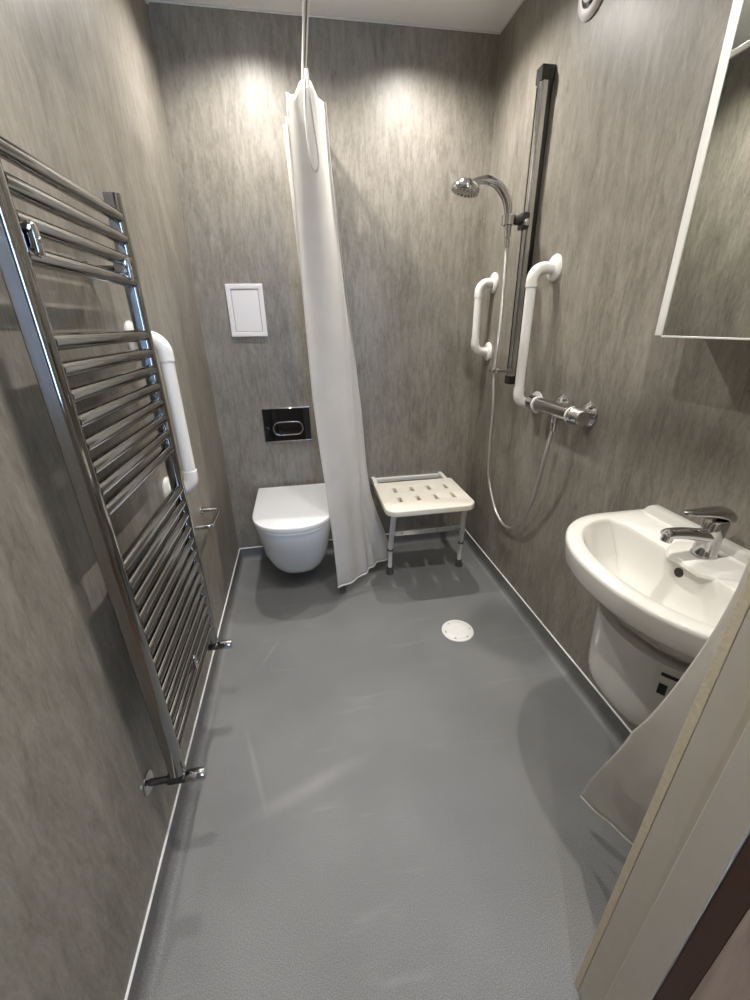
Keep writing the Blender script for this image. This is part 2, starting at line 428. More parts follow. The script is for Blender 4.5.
# ------------------------------------------------------------------ towel radiator
def radiator():
    t = thing('towel_radiator', 'tall chrome ladder towel radiator mounted on the left wall', 'towel radiator', (0, -1.246, .29))
    yn, yf = -1.466, -1.030
    xa, xb = .057, .089
    def post(y):
        bm = bmesh.new(); q = []
        for k in range(11):                                        # D section, round face to the room
            a = -PI/2 + PI*k/10
            q.append((xb-.012+.012*math.cos(a), .0155*math.sin(a)))
        q += [(xa+.003, .0155), (xa, .0125), (xa, -.0125), (xa+.003, -.0155)]
        rings = [[Vector((x, y+s, z)) for x, s in q] for z in (.303, 1.520)]
        loft(bm, rings)
        return obj('post', bm, M['rad'], t, auto=40)
    for y in (yn, yf): post(y)
    zs = [1.478-.0415*k for k in range(4)] + [1.241-.0397*k for k in range(8)] + [.846-.0400*k for k in range(13)]
    first = None
    for z in zs:
        if first is None:
            bm = bmesh.new(); tube(bm, [(xb-.0145, yn+.012, z), (xb-.0145, yf-.012, z)], (.0126), 20)
            first = obj('bar', bm, M['rad'], t, auto=40); z_first = z
        else:
            b = first.copy(); COL.objects.link(b); b.location.z = z - z_first
    # wall brackets between bars 3 and 4, and low down
    for y, z in ((yn+.036, 1.374), (yf-.050, 1.374), (-1.252, .427)):
        bm = bmesh.new()
        lathe(bm, (.0008, y, z), (1, 0, 0), [(0, .0), (0, .016), (.006, .016), (.008, .008), (.058, .008), (.058, 0)], 18)
        o = obj('bracket', bm, M['dark'], t, auto=40)
        bm = bmesh.new()
        pl = rrect(0, 0, .015, .046, .0073)
        loft(bm, [[Vector((x, y+u*s, z+v*s)) for u, v in pl] for x, s in ((.060, .8), (.064, 1), (.089, 1), (.0915, .9), (.0925, .6))])
        obj('clamp', bm, M['chrome'], o, auto=50)
        obj('screw', lathe(bmesh.new(), (.092, y, z), (1, 0, 0), [(0, .0), (0, .0042), (.002, .0035), (.002, 0)], 12), M['satin'], o)
    # valves: wall tail, rose, body below the post, round cap towards the room
    for y in (yn, yf):
        bm = bmesh.new()
        lathe(bm, (.0008, y, .281), (1, 0, 0), [(0, 0), (0, .008), (.055, .008), (.055, 0)], 16)
        lathe(bm, (.045, y, .281), (1, 0, 0), [(0, 0), (0, .011), (.004, .013), (.038, .013), (.042, .011), (.042, 0)], 20)
        lathe(bm, (.072, y, .275), (0, 0, 1), [(0, 0), (0, .011), (.02, .011), (.021, .014), (.034, .014), (.034, 0)], 18)
        v = obj('valve', bm, M['dark'], t, auto=40)
        obj('valve_cap', lathe(bmesh.new(), (.087, y, .281), (1, 0, 0), [(0, 0), (0, .0125), (.003, .0145), (.041, .0145), (.044, .0125), (.044, 0)], 24), M['chrome'], v, auto=40)
        obj('pipe_rose', lathe(bmesh.new(), (.0008, y, .281), (1, 0, 0), [(0, 0), (0, .026), (.003, .026), (.007, .018), (.008, .0)], 24), M['chrome'], v, auto=40)
radiator()

# ------------------------------------------------------------------ white grab bars
def grab(label, xw, sgn, y, z0, z1, off=.072, rb=.0190):
    """upright grab bar on a wall at x=xw; sgn points into the room"""
    t = thing('grab_bar', label, 'grab bar', (xw, y, (z0+z1)/2), 'white grab bars')
    x1 = xw+sgn*off; re = .040
    obj('rail_tube', tube(bmesh.new(), [(x1, y, z0+re+.012), (x1, y, z1-re-.012)], rb*.93, 24), M['plastic'], t, auto=40)
    for z, s in ((z0, 1), (z1, -1)):
        p = fillet([(xw+sgn*.006, y, z), (x1, y, z), (x1, y, z+s*(re+.02))], re, 10)
        e = obj('elbow', tube(bmesh.new(), p, rb*1.06, 24), M['plastic'], t, auto=40)
        f = obj('flange', lathe(bmesh.new(), (xw, y, z), (sgn, 0, 0), [(0, 0), (0, .043), (.004, .0435), (.009, .040), (.012, .030), (.012, 0)], 32), M['plastic'], t, auto=40)
grab('long white upright grab bar beside the radiator, above the toilet roll holder', 0, 1, -.905, .795, 1.232, .076)
grab('short white upright grab bar near the shower corner, left of the riser rail', W, -1, -.150, 1.118, 1.418)
grab('long white upright grab bar between the riser rail and the mixer valve', W, -1, -.645, .955, 1.425, .084)

# ------------------------------------------------------------------ toilet roll holder
t = thing('toilet_roll_holder', 'empty chrome U shaped toilet roll holder low on the left wall', 'toilet roll holder', (0, -.66, .6))
y0, y1, zz = -.755, -.600, .59
obj('rail', tube(bmesh.new(), fillet([(.004, y0, zz), (.066, y0, zz), (.066, y1, zz), (.004, y1, zz)], .009, 6), .0072, 14), M['chrome'], t, auto=50)
for y in (y0, y1):
    obj('flange', lathe(bmesh.new(), (0, y, zz), (1, 0, 0), [(0, 0), (0, .014), (.005, .014), (.007, .011), (.007, 0)], 24), M['chrome'], t, auto=40)

# ------------------------------------------------------------------ access panel and flush plate on the back wall
t = thing('access_panel', 'small white plastic access panel on the back wall above the flush plate', 'access panel', (.212, 0, 1.317))
x0, x1, z0, z1 = .131, .295, 1.208, 1.430
fo, fi = rrect((x0+x1)/2, (z0+z1)/2, x1-x0, z1-z0, .004), rrect((x0+x1)/2, (z0+z1)/2, x1-x0-.042, z1-z0-.042, .002)
obj('frame', plate(fo, [fi], .010, .002, (0, -.005, 0), (1, 0, 0), (0, 0, 1)), M['panel'], t, auto=45)
obj('door', plate(rrect((x0+x1)/2, (z0+z1)/2, x1-x0-.046, z1-z0-.046, .002), [], .007, .0012, (0, -.0038, 0), (1, 0, 0), (0, 0, 1)), M['panel'], t, auto=45)

t = thing('flush_plate', 'glossy black and chrome flush plate on the back wall above the toilet', 'flush plate', (.342, 0, .78))
x0, x1, z0, z1 = .222, .463, .694, .866
xm, zm = (x0+x1)/2, (z0+z1)/2
obj('backing', plate(rrect(xm, zm, x1-x0+.003, z1-z0+.003, .004), [], .010, .002, (0, -.005, 0), (1, 0, 0), (0, 0, 1)), M['chrome'], t, auto=45)
obj('face', plate(rrect(xm, zm, x1-x0-.004, z1-z0-.004, .003), [], .006, .001, (0, -.0095, 0), (1, 0, 0), (0, 0, 1)), M['black'], t, auto=45)
b = obj('button', plate(rrect(xm+.003, zm-.018, .142, .060, .029), [], .006, .002, (0, -.0135, 0), (1, 0, 0), (0, 0, 1)), M['black'], t, auto=45)
b['label'] = 'oval glossy push button'
obj('button_ring', plate(rrect(xm+.003, zm-.018, .156, .072, .0355, 10), [rrect(xm+.003, zm-.018, .144, .062, .030, 10)], .006, .0015, (0, -.0135, 0), (1, 0, 0), (0, 0, 1)), M['chrome'], t, auto=45)

# ------------------------------------------------------------------ wall hung toilet
def toilet():
    t = thing('wall_hung_toilet', 'white wall hung toilet with closed lid under the flush plate', 'toilet', (.342, 0, .1))
    cx = .342
    def ring(z, hw, yb, yl, n=2.35, m=40):
        """D outline: straight back at yb, rounded front at -yl"""
        out = []; ys = -yl + hw*1.08
        if ys > yb-.03: ys = yb-.03
        out.append(Vector((cx+hw, yb, z)))
        for k in range(m+1):
            a = PI*k/m
            c, s = math.cos(a), math.sin(a)
            out.append(Vector((cx + hw*math.copysign(abs(c)**(2/n), c), ys - (ys+yl)*abs(s)**(2/n), z)))
        out.append(Vector((cx-hw, yb, z)))
        return out
    bm = bmesh.new()
    B = [(0, 0, 0), (.104, .088, .350), (.107, .102, .368), (.120, .117, .392), (.150, .134, .416), (.19, .148, .442), (.24, .159, .470), (.30, .167, .498), (.35, .1755, .523), (.385, .178, .533), (.402, .1785, .535), (.407, .176, .533)]
    loft(bm, [ring(z, hw, -.001, yl) for z, hw, yl in B[1:]])
    obj('bowl', bm, M['toilet'], t, auto=40)
    def slab(name, z0, z1, hw, yb, yl, r):
        bm = bmesh.new()
        rings = [(z0, -r), (z0+r*.3, -r*.3), (z0+r, 0), (z1-r, 0), (z1-r*.3, -r*.3), (z1, -r)]
        loft(bm, [ring(z, hw+dd, yb, yl+dd) for z, dd in rings])
        return obj(name, bm, M['toilet'], t, auto=40)
    slab('seat', .4075, .421, .183, -.055, .545, .003)
    slab('lid', .422, .448, .187, -.030, .549, .006)
    for s in (-1, 1):
        obj('hinge', lathe(bmesh.new(), (cx+s*.075-.02, -.045, .414), (1, 0, 0), [(0, 0), (0, .009), (.04, .009), (.04, 0)], 16), M['chrome'], t, auto=40)
toilet()

# ------------------------------------------------------------------ fold-down shower seat
def shower_seat():
    t = thing('shower_bench', 'cream slotted fold down shower seat on two legs in the back corner', 'shower seat', (.985, 0, 0))
    x0, x1, ya, yb, z = .765, 1.200, -.148, -.525, .452
    cx, cy = (x0+x1)/2, (ya+yb)/2
    holes = []
    for j, yy in enumerate((-.262, -.385)):
        for i in range(4):
            xx = x0+.092+i*.090
            holes.append(rrect(xx, yy, .016, .062, .0078, 5))
    # outline: square at the wall, wide round corners at the front
    o = [(x1-.012, ya), (x0+.012, ya), (x0, ya-.012)]
    r = .055
    for k in range(9):
        a = PI + PI/2*k/8; o.append((x0+r+r*math.cos(a), yb+r+r*math.sin(a)))
    for k in range(9):
        a = -PI/2 + PI/2*k/8; o.append((x1-r+r*math.cos(a), yb+r+r*math.sin(a)))
    o.append((x1, ya-.012))
    obj('seat_panel', plate(o, holes, .030, .006, (0, 0, z+.003), (1, 0, 0), (0, 1, 0)), M['seat'], t, auto=45)
    # rail on the wall with end blocks that carry the hinge
    obj('wall_rail', boxes(((x0+.03, -.022, z-.030), (x1-.02, -.0005, z-.006))), M['leg'], t, bevel=.004)
    for xx in (x0+.012, x1-.028):
        b = obj('hinge_block', boxes(((xx, -.146, z-.036), (xx+.024, -.0005, z+.002))), M['plastic'], t, bevel=.005)
        obj('pivot', lathe(bmesh.new(), (xx-.004, -.085, z-.016), (1, 0, 0), [(0, 0), (0, .007), (.038, .007), (.038, 0)], 14), M['satin'], b, auto=40)
    # legs
    for xx in (.822, 1.214):
        yl = -.330
        xt = xx if xx < 1 else xx-.035
        g = obj('leg', tube(bmesh.new(), [(xt, yl-.09, z-.016), (xx, yl+.012, .155)], .0135, 20), M['leg'], t, auto=40)
        k = .20
        obj('extension', tube(bmesh.new(), [(xx, yl+.012, .160), (xx, yl+.022, .030)], .0115, 20), M['leg'], g, auto=40)
        obj('collar', lathe(bmesh.new(), (xx, yl+.0115, .150), (0, 0, 1), [(0, 0), (0, .0155), (.014, .0155), (.014, 0)], 20), M['rubber'], g, auto=40)
        obj('rubber_foot', lathe(bmesh.new(), (xx, yl+.022, .0005), (0, 0, 1), [(0, 0), (0, .021), (.006, .0215), (.016, .017), (.040, .0165), (.042, .013), (.042, 0)], 24), M['rubber'], g, auto=40)
        obj('leg_bracket', boxes(((xt-.018, yl-.115, z-.030), (xt+.018, yl-.06, z-.0125))), M['leg'], t, bevel=.003)
    yb_ = -.372
    cb = obj('crossbar', boxes(((.832, yb_-.004, .262), (1.185, yb_+.004, .288))), M['satin'], t, bevel=.0015)
    for i in range(4):
        obj('rivet', lathe(bmesh.new(), (.87+i*.092, yb_-.004, .275), (0, -1, 0), [(0, 0), (0, .006), (.002, .005), (.003, 0)], 12), M['chrome'], cb)
shower_seat()

# ------------------------------------------------------------------ floor drain
t = thing('floor_drain', 'round white floor drain cover set in the grey vinyl', 'floor drain', (1.022, -.812, 0))
obj('rim', lathe(bmesh.new(), (1.022, -.812, 0), (0, 0, 1), [(0, .056), (0, .070), (.0025, .069), (.004, .066), (.004, .058), (.002, .056)], 48), M['plastic'], t, auto=40)
bm = bmesh.new()
ring = []
for k in range(96):                                                # cover with six finger notches
    a = 2*PI*k/96
    r = .0575 - .007*max(0, math.cos(6*a))**8
    ring.append((r*math.cos(a), r*math.sin(a)))
loft(bm, [[Vector((1.022+x*s, -.812+y*s, z)) for x, y in ring] for z, s in ((.0005, 1), (.003, 1), (.0045, .97), (.0055, .6), (.0058, .2))])
obj('cover', bm, M['plastic'], t, auto=40)
obj('well', lathe(bmesh.new(), (1.022, -.812, .0004), (0, 0, 1), [(0, 0), (0, .057), (.0004, .057), (.0004, 0)], 32), M['hole'], t)

# ------------------------------------------------------------------ riser rail, hand shower, hose
YR = -.466
def riser():
    t = thing('shower_riser_rail', 'tall dark chrome shower riser rail on the right wall', 'shower rail', (W, YR, 1.5))
    xb, xf = W-.048, W-.016
    z0, z1 = 1.020, 2.028
    bm = bmesh.new()
    q = [(xf, -.020), (xb+.010, -.020), (xb+.003, -.016), (xb, -.008), (xb, .008), (xb+.003, .016), (xb+.010, .020), (xf, .020)]
    loft(bm, [[Vector((x, YR+y, z)) for x, y in q] for z in (z0, z1)])
    obj('profile', bm, M['satin'], t, auto=25)
    obj('groove', boxes(((xb-.0012, YR+.001, z0+.03), (xb+.002, YR+.006, z1-.05))), M['black'], t, smooth=False)
    obj('side_strip', boxes(((xf-.006, YR-.0212, z0+.01), (xf+.010, YR-.0195, z1-.005))), M['black'], t, smooth=False)  # thin black strip along one side of the profile
    for z, h in ((z1-.038, .043), (z0-.015, .035)):
        bm = boxes(((xb-.001, YR-.0208, z), (W-.0005, YR+.0205, z+h)))
        obj('end_cap', bm, M['dark'], t, bevel=.004)
    # sliding holder with knob, and a small hose retainer at the foot
    s = obj('slider', boxes(((xb-.014, YR-.022, 1.570), (xb+.014, YR+.022, 1.625))), M['dark'], t, bevel=.006)
    obj('holder_arm', tube(bmesh.new(), [(xb-.012, YR, 1.602), (xb-.041, YR-.001, 1.599)], [.017, .0155], 18), M['dark'], s, auto=40)
    obj('knob', lathe(bmesh.new(), (xb-.002, YR-.0225, 1.590), (0, -1, 0), [(0, 0), (0, .012), (.012, .011), (.014, .008), (.014, 0)], 18), M['satin'], s, auto=40)
    bm = bmesh.new()
    lathe(bm, (xb-.062, YR, 1.588), (0, 0, 1), [(-.004, .0165), (-.004, .023), (.026, .0245), (.028, .0225), (.028, .0165)], 24)
    obj('cradle', bm, M['satin'], s, auto=40)
    r_ = obj('hose_retainer', plate(rrect(0, 0, .100, .052, .02), [rrect(-.032, 0, .030, .030, .0145)], .017, .003, (xb-.030, YR, 1.062), (1, 0, 0), (0, 1, 0)), M['chrome'], t, auto=45)
riser()

XH = W-.048-.062                                                   # holder axis
def hand_shower():
    t = thing('hand_shower', 'chrome hand shower head resting in its holder on the riser rail', 'shower head', (XH, YR, 1.62))
    pts = smooth_path([(XH+.003, YR, 1.545), (XH, YR, 1.605), (XH-.014, YR, 1.664), (XH-.050, YR+.001, 1.706), (XH-.090, YR+.002, 1.720), (XH-.130, YR+.004, 1.716), (XH-.152, YR+.005, 1.708)], 8)
    n = len(pts)
    rs = [.0118 + .0050*math.sin(PI*min(1, i/n*1.15))**2 for i in range(n)]
    h = obj('handle', tube(bmesh.new(), pts, rs, 20), M['chrome'], t, auto=50)
    c = Vector((XH-.172, YR+.005, 1.692)); ax = Vector((-.22, .02, -.97)).normalized()
    obj('head', lathe(bmesh.new(), c-ax*.028, ax, [(0, 0), (.0, .014), (.004, .030), (.012, .044), (.024, .0515), (.035, .052), (.038, .050), (.038, .045), (.036, .0445), (.036, 0)], 36), M['chrome'], t, auto=45)
    f = obj('spray_face', lathe(bmesh.new(), c+ax*.0085, ax, [(0, 0), (0, .044), (.003, .043), (.005, .034), (.0045, .013), (.006, .011), (.006, 0)], 36), M['satin'], t, auto=45)
    nb = bmesh.new()
    nn, bb = frame_at(ax)
    for rr, k in ((.037, 16), (.027, 12)):
        for i in range(k):
            a = 2*PI*i/k
            lathe(nb, c+ax*.0125+rr*(math.cos(a)*nn+math.sin(a)*bb), ax, [(0, 0), (0, .0018), (.0025, .0012), (.0025, 0)], 6)
    obj('nozzles', nb, M['rubber'], f)
hand_shower()

MY0, MY1, MZ, MX = -1.030, -.705, .972, W-.066                     # mixer: ends, height, axis
hp = smooth_path([(XH+.003, YR, 1.544), (XH+.006, YR, 1.43), (XH+.008, YR, 1.25), (XH+.001, YR, 1.062), (W-.095, YR+.006, .90), (W-.070, YR+.05, .70), (W-.048, YR+.075, .545),
                  (W-.032, YR+.01, .405), (W-.030, YR-.10, .365), (W-.036, YR-.22, .43), (W-.050, YR-.33, .60), (MX-.004, YR-.398, .80), (MX, -.880, MZ-.045)], 12)
o = obj('shower_hose', tube(bmesh.new(), hp, .0068, 12), M['hose'])
tag(o, 'ribbed silver shower hose looping down from the hand shower to the mixer valve', 'shower hose')
for q in (hp[-1]+Vector((0, 0, -.028)), hp[0]+Vector((0, 0, -.032))):
    obj('hose_nut', tube(bmesh.new(), [q, q+Vector((0, 0, .028))], .0098, 16), M['chrome'], o, auto=40)

# ------------------------------------------------------------------ thermostatic mixer
def mixer():
    t = thing('shower_mixer', 'chrome thermostatic bar shower mixer on the right wall', 'shower mixer', (W, -.85, MZ))
    L_ = MY1-MY0
    obj('body', lathe(bmesh.new(), (MX, MY0+.058, MZ), (0, 1, 0), [(0, 0), (0, .0245), (L_-.116, .0245), (L_-.116, 0)], 32), M['chrome'], t, auto=40)
    for y, s in ((MY0+.055, -1), (MY1-.055, 1)):
        k = obj('knob', lathe(bmesh.new(), (MX, y, MZ), (0, s, 0), [(0, 0), (0, .0280), (.006, .0290), (.010, .0268), (.045, .0258), (.053, .0225), (.055, .014), (.055, 0)], 32), M['chrome'], t, auto=40)
        obj('collar', lathe(bmesh.new(), (MX, y-s*.006, MZ), (0, s, 0), [(0, .02), (0, .0283), (.0065, .0283), (.0065, .02)], 32), M['plastic'], k, auto=40)
        obj('button', lathe(bmesh.new(), (MX-.025, y+s*.026, MZ+.0), (-1, 0, 0), [(0, 0), (0, .006), (.004, .005), (.004, 0)], 14), M['dark'], k, auto=40)
    for y in (-.815, -.965):
        f = obj('flange', lathe(bmesh.new(), (W, y, MZ), (-1, 0, 0), [(0, 0), (0, .041), (.004, .041), (.011, .034), (.020, .024), (.022, .019), (.048, .019), (.048, 0)], 32), M['chrome'], t, auto=40)
    obj('outlet', lathe(bmesh.new(), (MX, -.880, MZ-.020), (0, 0, -1), [(0, 0), (0, .012), (.016, .012), (.018, .0105), (.024, .0105), (.024, 0)], 20), M['chrome'], t, auto=40)
mixer()

# ------------------------------------------------------------------ wash basin, half pedestal, tap
BY = -1.542; ZB = .775
def basin():
    t = thing('wash_basin', 'white ceramic wash basin with tap ledge on the right wall', 'wash basin', (W, BY, ZB))
    xc = 1.205
    def outer(z, a, b, xw=W-.0005, n=2.12, m=44, cx=xc):
        out = [Vector((xw, BY+b, z))]
        for k in range(m+1):
            th = PI*k/m
            c, s = math.cos(th), math.sin(th)
            out.append(Vector((cx - a*abs(s)**(2/n), BY + b*math.copysign(abs(c)**(2/n), c), z)))
        out.append(Vector((xw, BY-b, z))); return out
    def inner(z, a, b, xw, m=44, n=2.2, cx=None):
        cx = cx if cx is not None else xc
        out = [Vector((xw, BY+b*.80, z))]
        for k in range(m+1):
            th = PI*k/m
            c, s = math.cos(th), math.sin(th)
            x = cx - a*abs(s)**(2/n)
            y = BY + b*math.copysign(abs(c)**(2/n), c)
            out.append(Vector((min(x, xw), y, z)))
        out.append(Vector((xw, BY-b*.80, z))); return out
    bm = bmesh.new()
    rings = [
        outer(.605, .085, .120, cx=1.235), outer(.615, .110, .148, cx=1.230), outer(.64, .138, .182, cx=1.224), outer(.67, .162, .213, cx=1.216), outer(.70, .184, .240, cx=1.209),
        outer(.712, .193, .250), outer(.719, .2005, .2585), outer(.727, .2035, .2620), outer(.764, .2065, .2650), outer(.771, .2055, .2640), outer(.7745, .201, .2595),
        inner(.7752, .171, .229, 1.222), inner(.773, .167, .2245, 1.220), inner(.764, .163, .220, 1.217), inner(.74, .154, .206, 1.213), inner(.70, .135, .180, 1.203), inner(.670, .108, .145, 1.19), inner(.655, .07, .10, 1.175), inner(.650, .03, .04, 1.165)]
    loft(bm, rings)
    obj('bowl', bm, M['ceramic'], t, auto=55)
    # raised back edge along the wall
    bm = bmesh.new()
    q = [(W-.0005, .774), (W-.030, .774), (W-.026, .786), (W-.020, .793), (W-.012, .795), (W-.0005, .795)]
    loft(bm, [[Vector((x, y, .774+(z-.774)*s)) for x, z in q] for y, s in ((BY+.254, .2), (BY+.247, .8), (BY+.238, 1), (BY-.238, 1), (BY-.247, .8), (BY-.254, .2))])
    obj('upstand', bm, M['ceramic'], t, auto=50)
    # flat raised tap platform and overflow hole
    bm = bmesh.new()
    pl = [(1.205, -.038), (1.225, -.062), (1.27, -.085), (W-.03, -.095), (W-.03, .095), (1.27, .085), (1.225, .062), (1.205, .038)]
    loft(bm, [[Vector((1.28+(x-1.28)*s, BY+y*s, z)) for x, y in pl] for z, s in ((.768, 1.04), (.775, 1.02), (.7785, .97), (.779, .6))])
    obj('tap_platform', bm, M['ceramic'], t, auto=50)
    bm = bmesh.new()
    lathe(bm, (1.2155, BY+.010, .744), (-1, 0, .1), [(0, 0), (0, .0115), (.003, .0105), (.003, 0)], 20)
    obj('overflow_hole', bm, M['hole'], t, auto=40)
    obj('waste', lathe(bmesh.new(), (1.150, BY, .6495), (0, 0, 1), [(0, 0), (0, .024), (.003, .024), (.004, .018), (.004, 0)], 24), M['chrome'], t, auto=40)
basin()

def pedestal():
    t = thing('half_pedestal', 'white ceramic half pedestal with small sticker below the wash basin', 'half pedestal', (W, BY, .23))
    def ring(z, a, b, m=36, n=2.3, cx=1.235):
        out = [Vector((W-.001, BY+b, z))]
        for k in range(m+1):
            th = PI*k/m; c, s = math.cos(th), math.sin(th)
            out.append(Vector((cx - a*abs(s)**(2/n), BY + b*math.copysign(abs(c)**(2/n), c), z)))
        out.append(Vector((W-.001, BY-b, z))); return out
    bm = bmesh.new()
    loft(bm, [ring(z, a, b) for z, a, b in ((.395, .112, .126), (.400, .127, .141), (.414, .134, .148), (.44, .138, .152), (.48, .140, .155), (.54, .142, .157), (.606, .143, .158))])
    obj('shell', bm, M['ceramic'], t, auto=50)
    # sticker with printed marks, wrapped on the curved front
    def patch(a0, a1, z0, z1, lift, m=6):
        bm = bmesh.new(); rows = []
        for z in (z0, z1):
            row = []
            for k in range(m+1):
                th = a0+(a1-a0)*k/m; c, s = math.cos(th), math.sin(th); n = 2.3
                a, b = .1418, .1565
                p = Vector((1.235 - a*abs(s)**(2/n), BY + b*math.copysign(abs(c)**(2/n), c), z))
                nrm = Vector((-s, c, 0))
                row.append(p+nrm*lift)
            rows.append(row)
        r2 = [[q for q in r] for r in rows]
        v0 = [bm.verts.new(q) for q in rows[0]]; v1 = [bm.verts.new(q) for q in rows[1]]
        for k in range(m): bm.faces.new((v0[k], v0[k+1], v1[k+1], v1[k]))
        return bm
    st = obj('sticker', patch(2.13, 2.56, .512, .600, .0020), M['paper'], t)
    for a0, a1, z0, z1 in ((2.21, 2.46, .579, .588), (2.22, 2.33, .532, .560)):
        obj('printed_mark', patch(a0, a1, z0, z1, .0026), M['ink'], st)
pedestal()

def tap():
    tx, ty, tz = 1.272, BY+.018, .7796
    t = thing('basin_tap', 'chrome single lever mixer tap standing on the wash basin ledge', 'tap', (tx, ty, tz))
    bm = bmesh.new()
    pr = rrect(0, 0, .050, .046, .021, 8)
    loft(bm, [[Vector((tx+x*s+dx, ty+y*s, tz+z)) for x, y in pr] for z, s, dx in ((0, 1.08, 0), (.003, 1.08, 0), (.008, 1.0, 0), (.04, .94, .002), (.065, .98, .004), (.078, 1.0, .006), (.086, .95, .007), (.090, .8, .007))])
    obj('body', bm, M['chrome'], t, auto=50)
    pts = smooth_path([(tx+.004, ty, tz+.048), (tx-.03, ty, tz+.055), (tx-.075, ty, tz+.064), (tx-.112, ty, tz+.067), (tx-.122, ty, tz+.063)], 6)
    n = len(pts)
    obj('spout', tube(bmesh.new(), pts, [.020-.007*i/(n-1) for i in range(n)], 20, squash=(.8, 1.05)), M['chrome'], t, auto=50)
    obj('aerator', lathe(bmesh.new(), (tx-.113, ty, tz+.065), (-.15, 0, -1), [(0, 0), (0, .0118), (.016, .0118), (.018, .010), (.018, 0)], 20), M['satin'], t, auto=40)
    lv = bmesh.new()
    sec = [(-.036, .094, .012, .0145), (-.030, .098, .022, .016)]
    rings = []
    for x, z, hw, hh in ((.034, .090, .014, .006), (.030, .096, .019, .013), (.015, .104, .0225, .015), (-.012, .109, .0215, .012), (-.040, .112, .018, .0075), (-.070, .114, .0145, .005), (-.088, .1145, .0115, .004), (-.092, .1145, .008, .002)):
        rings.append([Vector((tx+.006+x, ty+hw*math.copysign(abs(math.cos(a))**.8, math.cos(a)), tz+z+hh*math.copysign(abs(math.sin(a))**.8, math.sin(a)))) for a in [2*PI*k/20 for k in range(20)]])
    loft(lv, rings)
    obj('lever', lv, M['chrome'], t, auto=60)
    for ch in [q for q in COL.objects if q.parent == t]:               # built at catalogue size, brought down to this small tap
        ch.data.transform(Matrix.Translation((tx, ty, tz)) @ Matrix.Scale(.93, 4) @ Matrix.Translation((-tx, -ty, -tz)))
tap()

# ------------------------------------------------------------------ mirror cabinet
def cabinet():
    y0, y1, z0, z1, xf = -1.292, -1.82, 1.222, 1.94, W-.120
    t = thing('mirror_cabinet', 'mirrored bathroom cabinet with white edge strip above the wash basin', 'mirror cabinet', (W, (y0+y1)/2, z0))
    obj('carcass', boxes(((xf+.006, y1, z0+.002), (W-.0005, y0, z1))), M['trim'], t, bevel=.001)
    dd = obj('mirror_door', boxes(((xf, y1, z0), (xf+.006, y0-.017, z1))), M['mirror'], t, smooth=False)
    obj('edge_strip', boxes(((xf-.003, y0-.017, z0-.001), (xf+.010, y0+.001, z1))), M['plastic'], t, bevel=.002)
    obj('bottom_strip', boxes(((xf-.002, y1, z0-.004), (xf+.008, y0-.018, z0-.0002))), M['plastic'], t, bevel=.0008)
cabinet()

# ------------------------------------------------------------------ air valve high on the right wall
t = thing('air_valve', 'round white extract air valve high on the right wall', 'air valve', (W, -.625, 2.14))
cy, cz = -.652, 2.128
obj('ring', lathe(bmesh.new(), (W, cy, cz), (-1, 0, 0), [(0, 0), (0, .066), (.004, .068), (.010, .064), (.014, .055), (.012, .044), (.002, .041), (.001, 0)], 48), M['panel'], t, auto=45)
obj('throat', lathe(bmesh.new(), (W, cy, cz), (-1, 0, 0), [(0, 0), (0, .044), (.0035, .044), (.0035, 0)], 40), M['hole'], t, auto=40)
obj('disc', lathe(bmesh.new(), (W-.004, cy, cz), (-1, 0, 0), [(0, 0), (0, .026), (.010, .033), (.013, .032), (.014, .024), (.010, .020), (.010, .014), (.015, .010), (.016, 0)], 40), M['panel'], t, auto=45)

# ------------------------------------------------------------------ curtain rail and curtains
ZR = 2.055
XR = .533
YRF = -1.815
t = thing('curtain_rail', 'white curtain rail running below the ceiling from the back wall', 'curtain rail', (XR, -.02, ZR))
rp = fillet([(XR, -.004, ZR), (XR, YRF, ZR), (W-.004, YRF, ZR)], .12, 12)
obj('rail', tube(bmesh.new(), rp, .0105, 14, squash=(1, .8)), M['plastic'], t, auto=60)
bm = bmesh.new()
tube(bm, [Vector((p.x, p.y, ZR-.0112)) for p in rp[:14]], .0028, 6)
obj('slot', bm, M['dark'], t)
for p, ax in (((XR, 0, ZR), (0, -1, 0)), ((W, YRF, ZR), (-1, 0, 0))):
    obj('flange', lathe(bmesh.new(), p, ax, [(0, 0), (0, .024), (.008, .022), (.012, .015), (.012, 0)], 24), M['plastic'], t, auto=40)
obj('ceiling_drop', tube(bmesh.new(), [(XR, -1.2, ZR), (XR, -1.2, H)], .008, 14), M['plastic'], t)

def lerp(a, b, t): return a+(b-a)*t
def curve_at(pts, t):
    """point on a polyline by normalised arc length"""
    P = [Vector(p) for p in pts]
    ls = [(b-a).length for a, b in zip(P, P[1:])]; tot = sum(ls); d = t*tot
    for a, b, l in zip(P, P[1:], ls):
        if d <= l: return a + (b-a)*(d/l if l else 0)
        d -= l
    return P[-1]

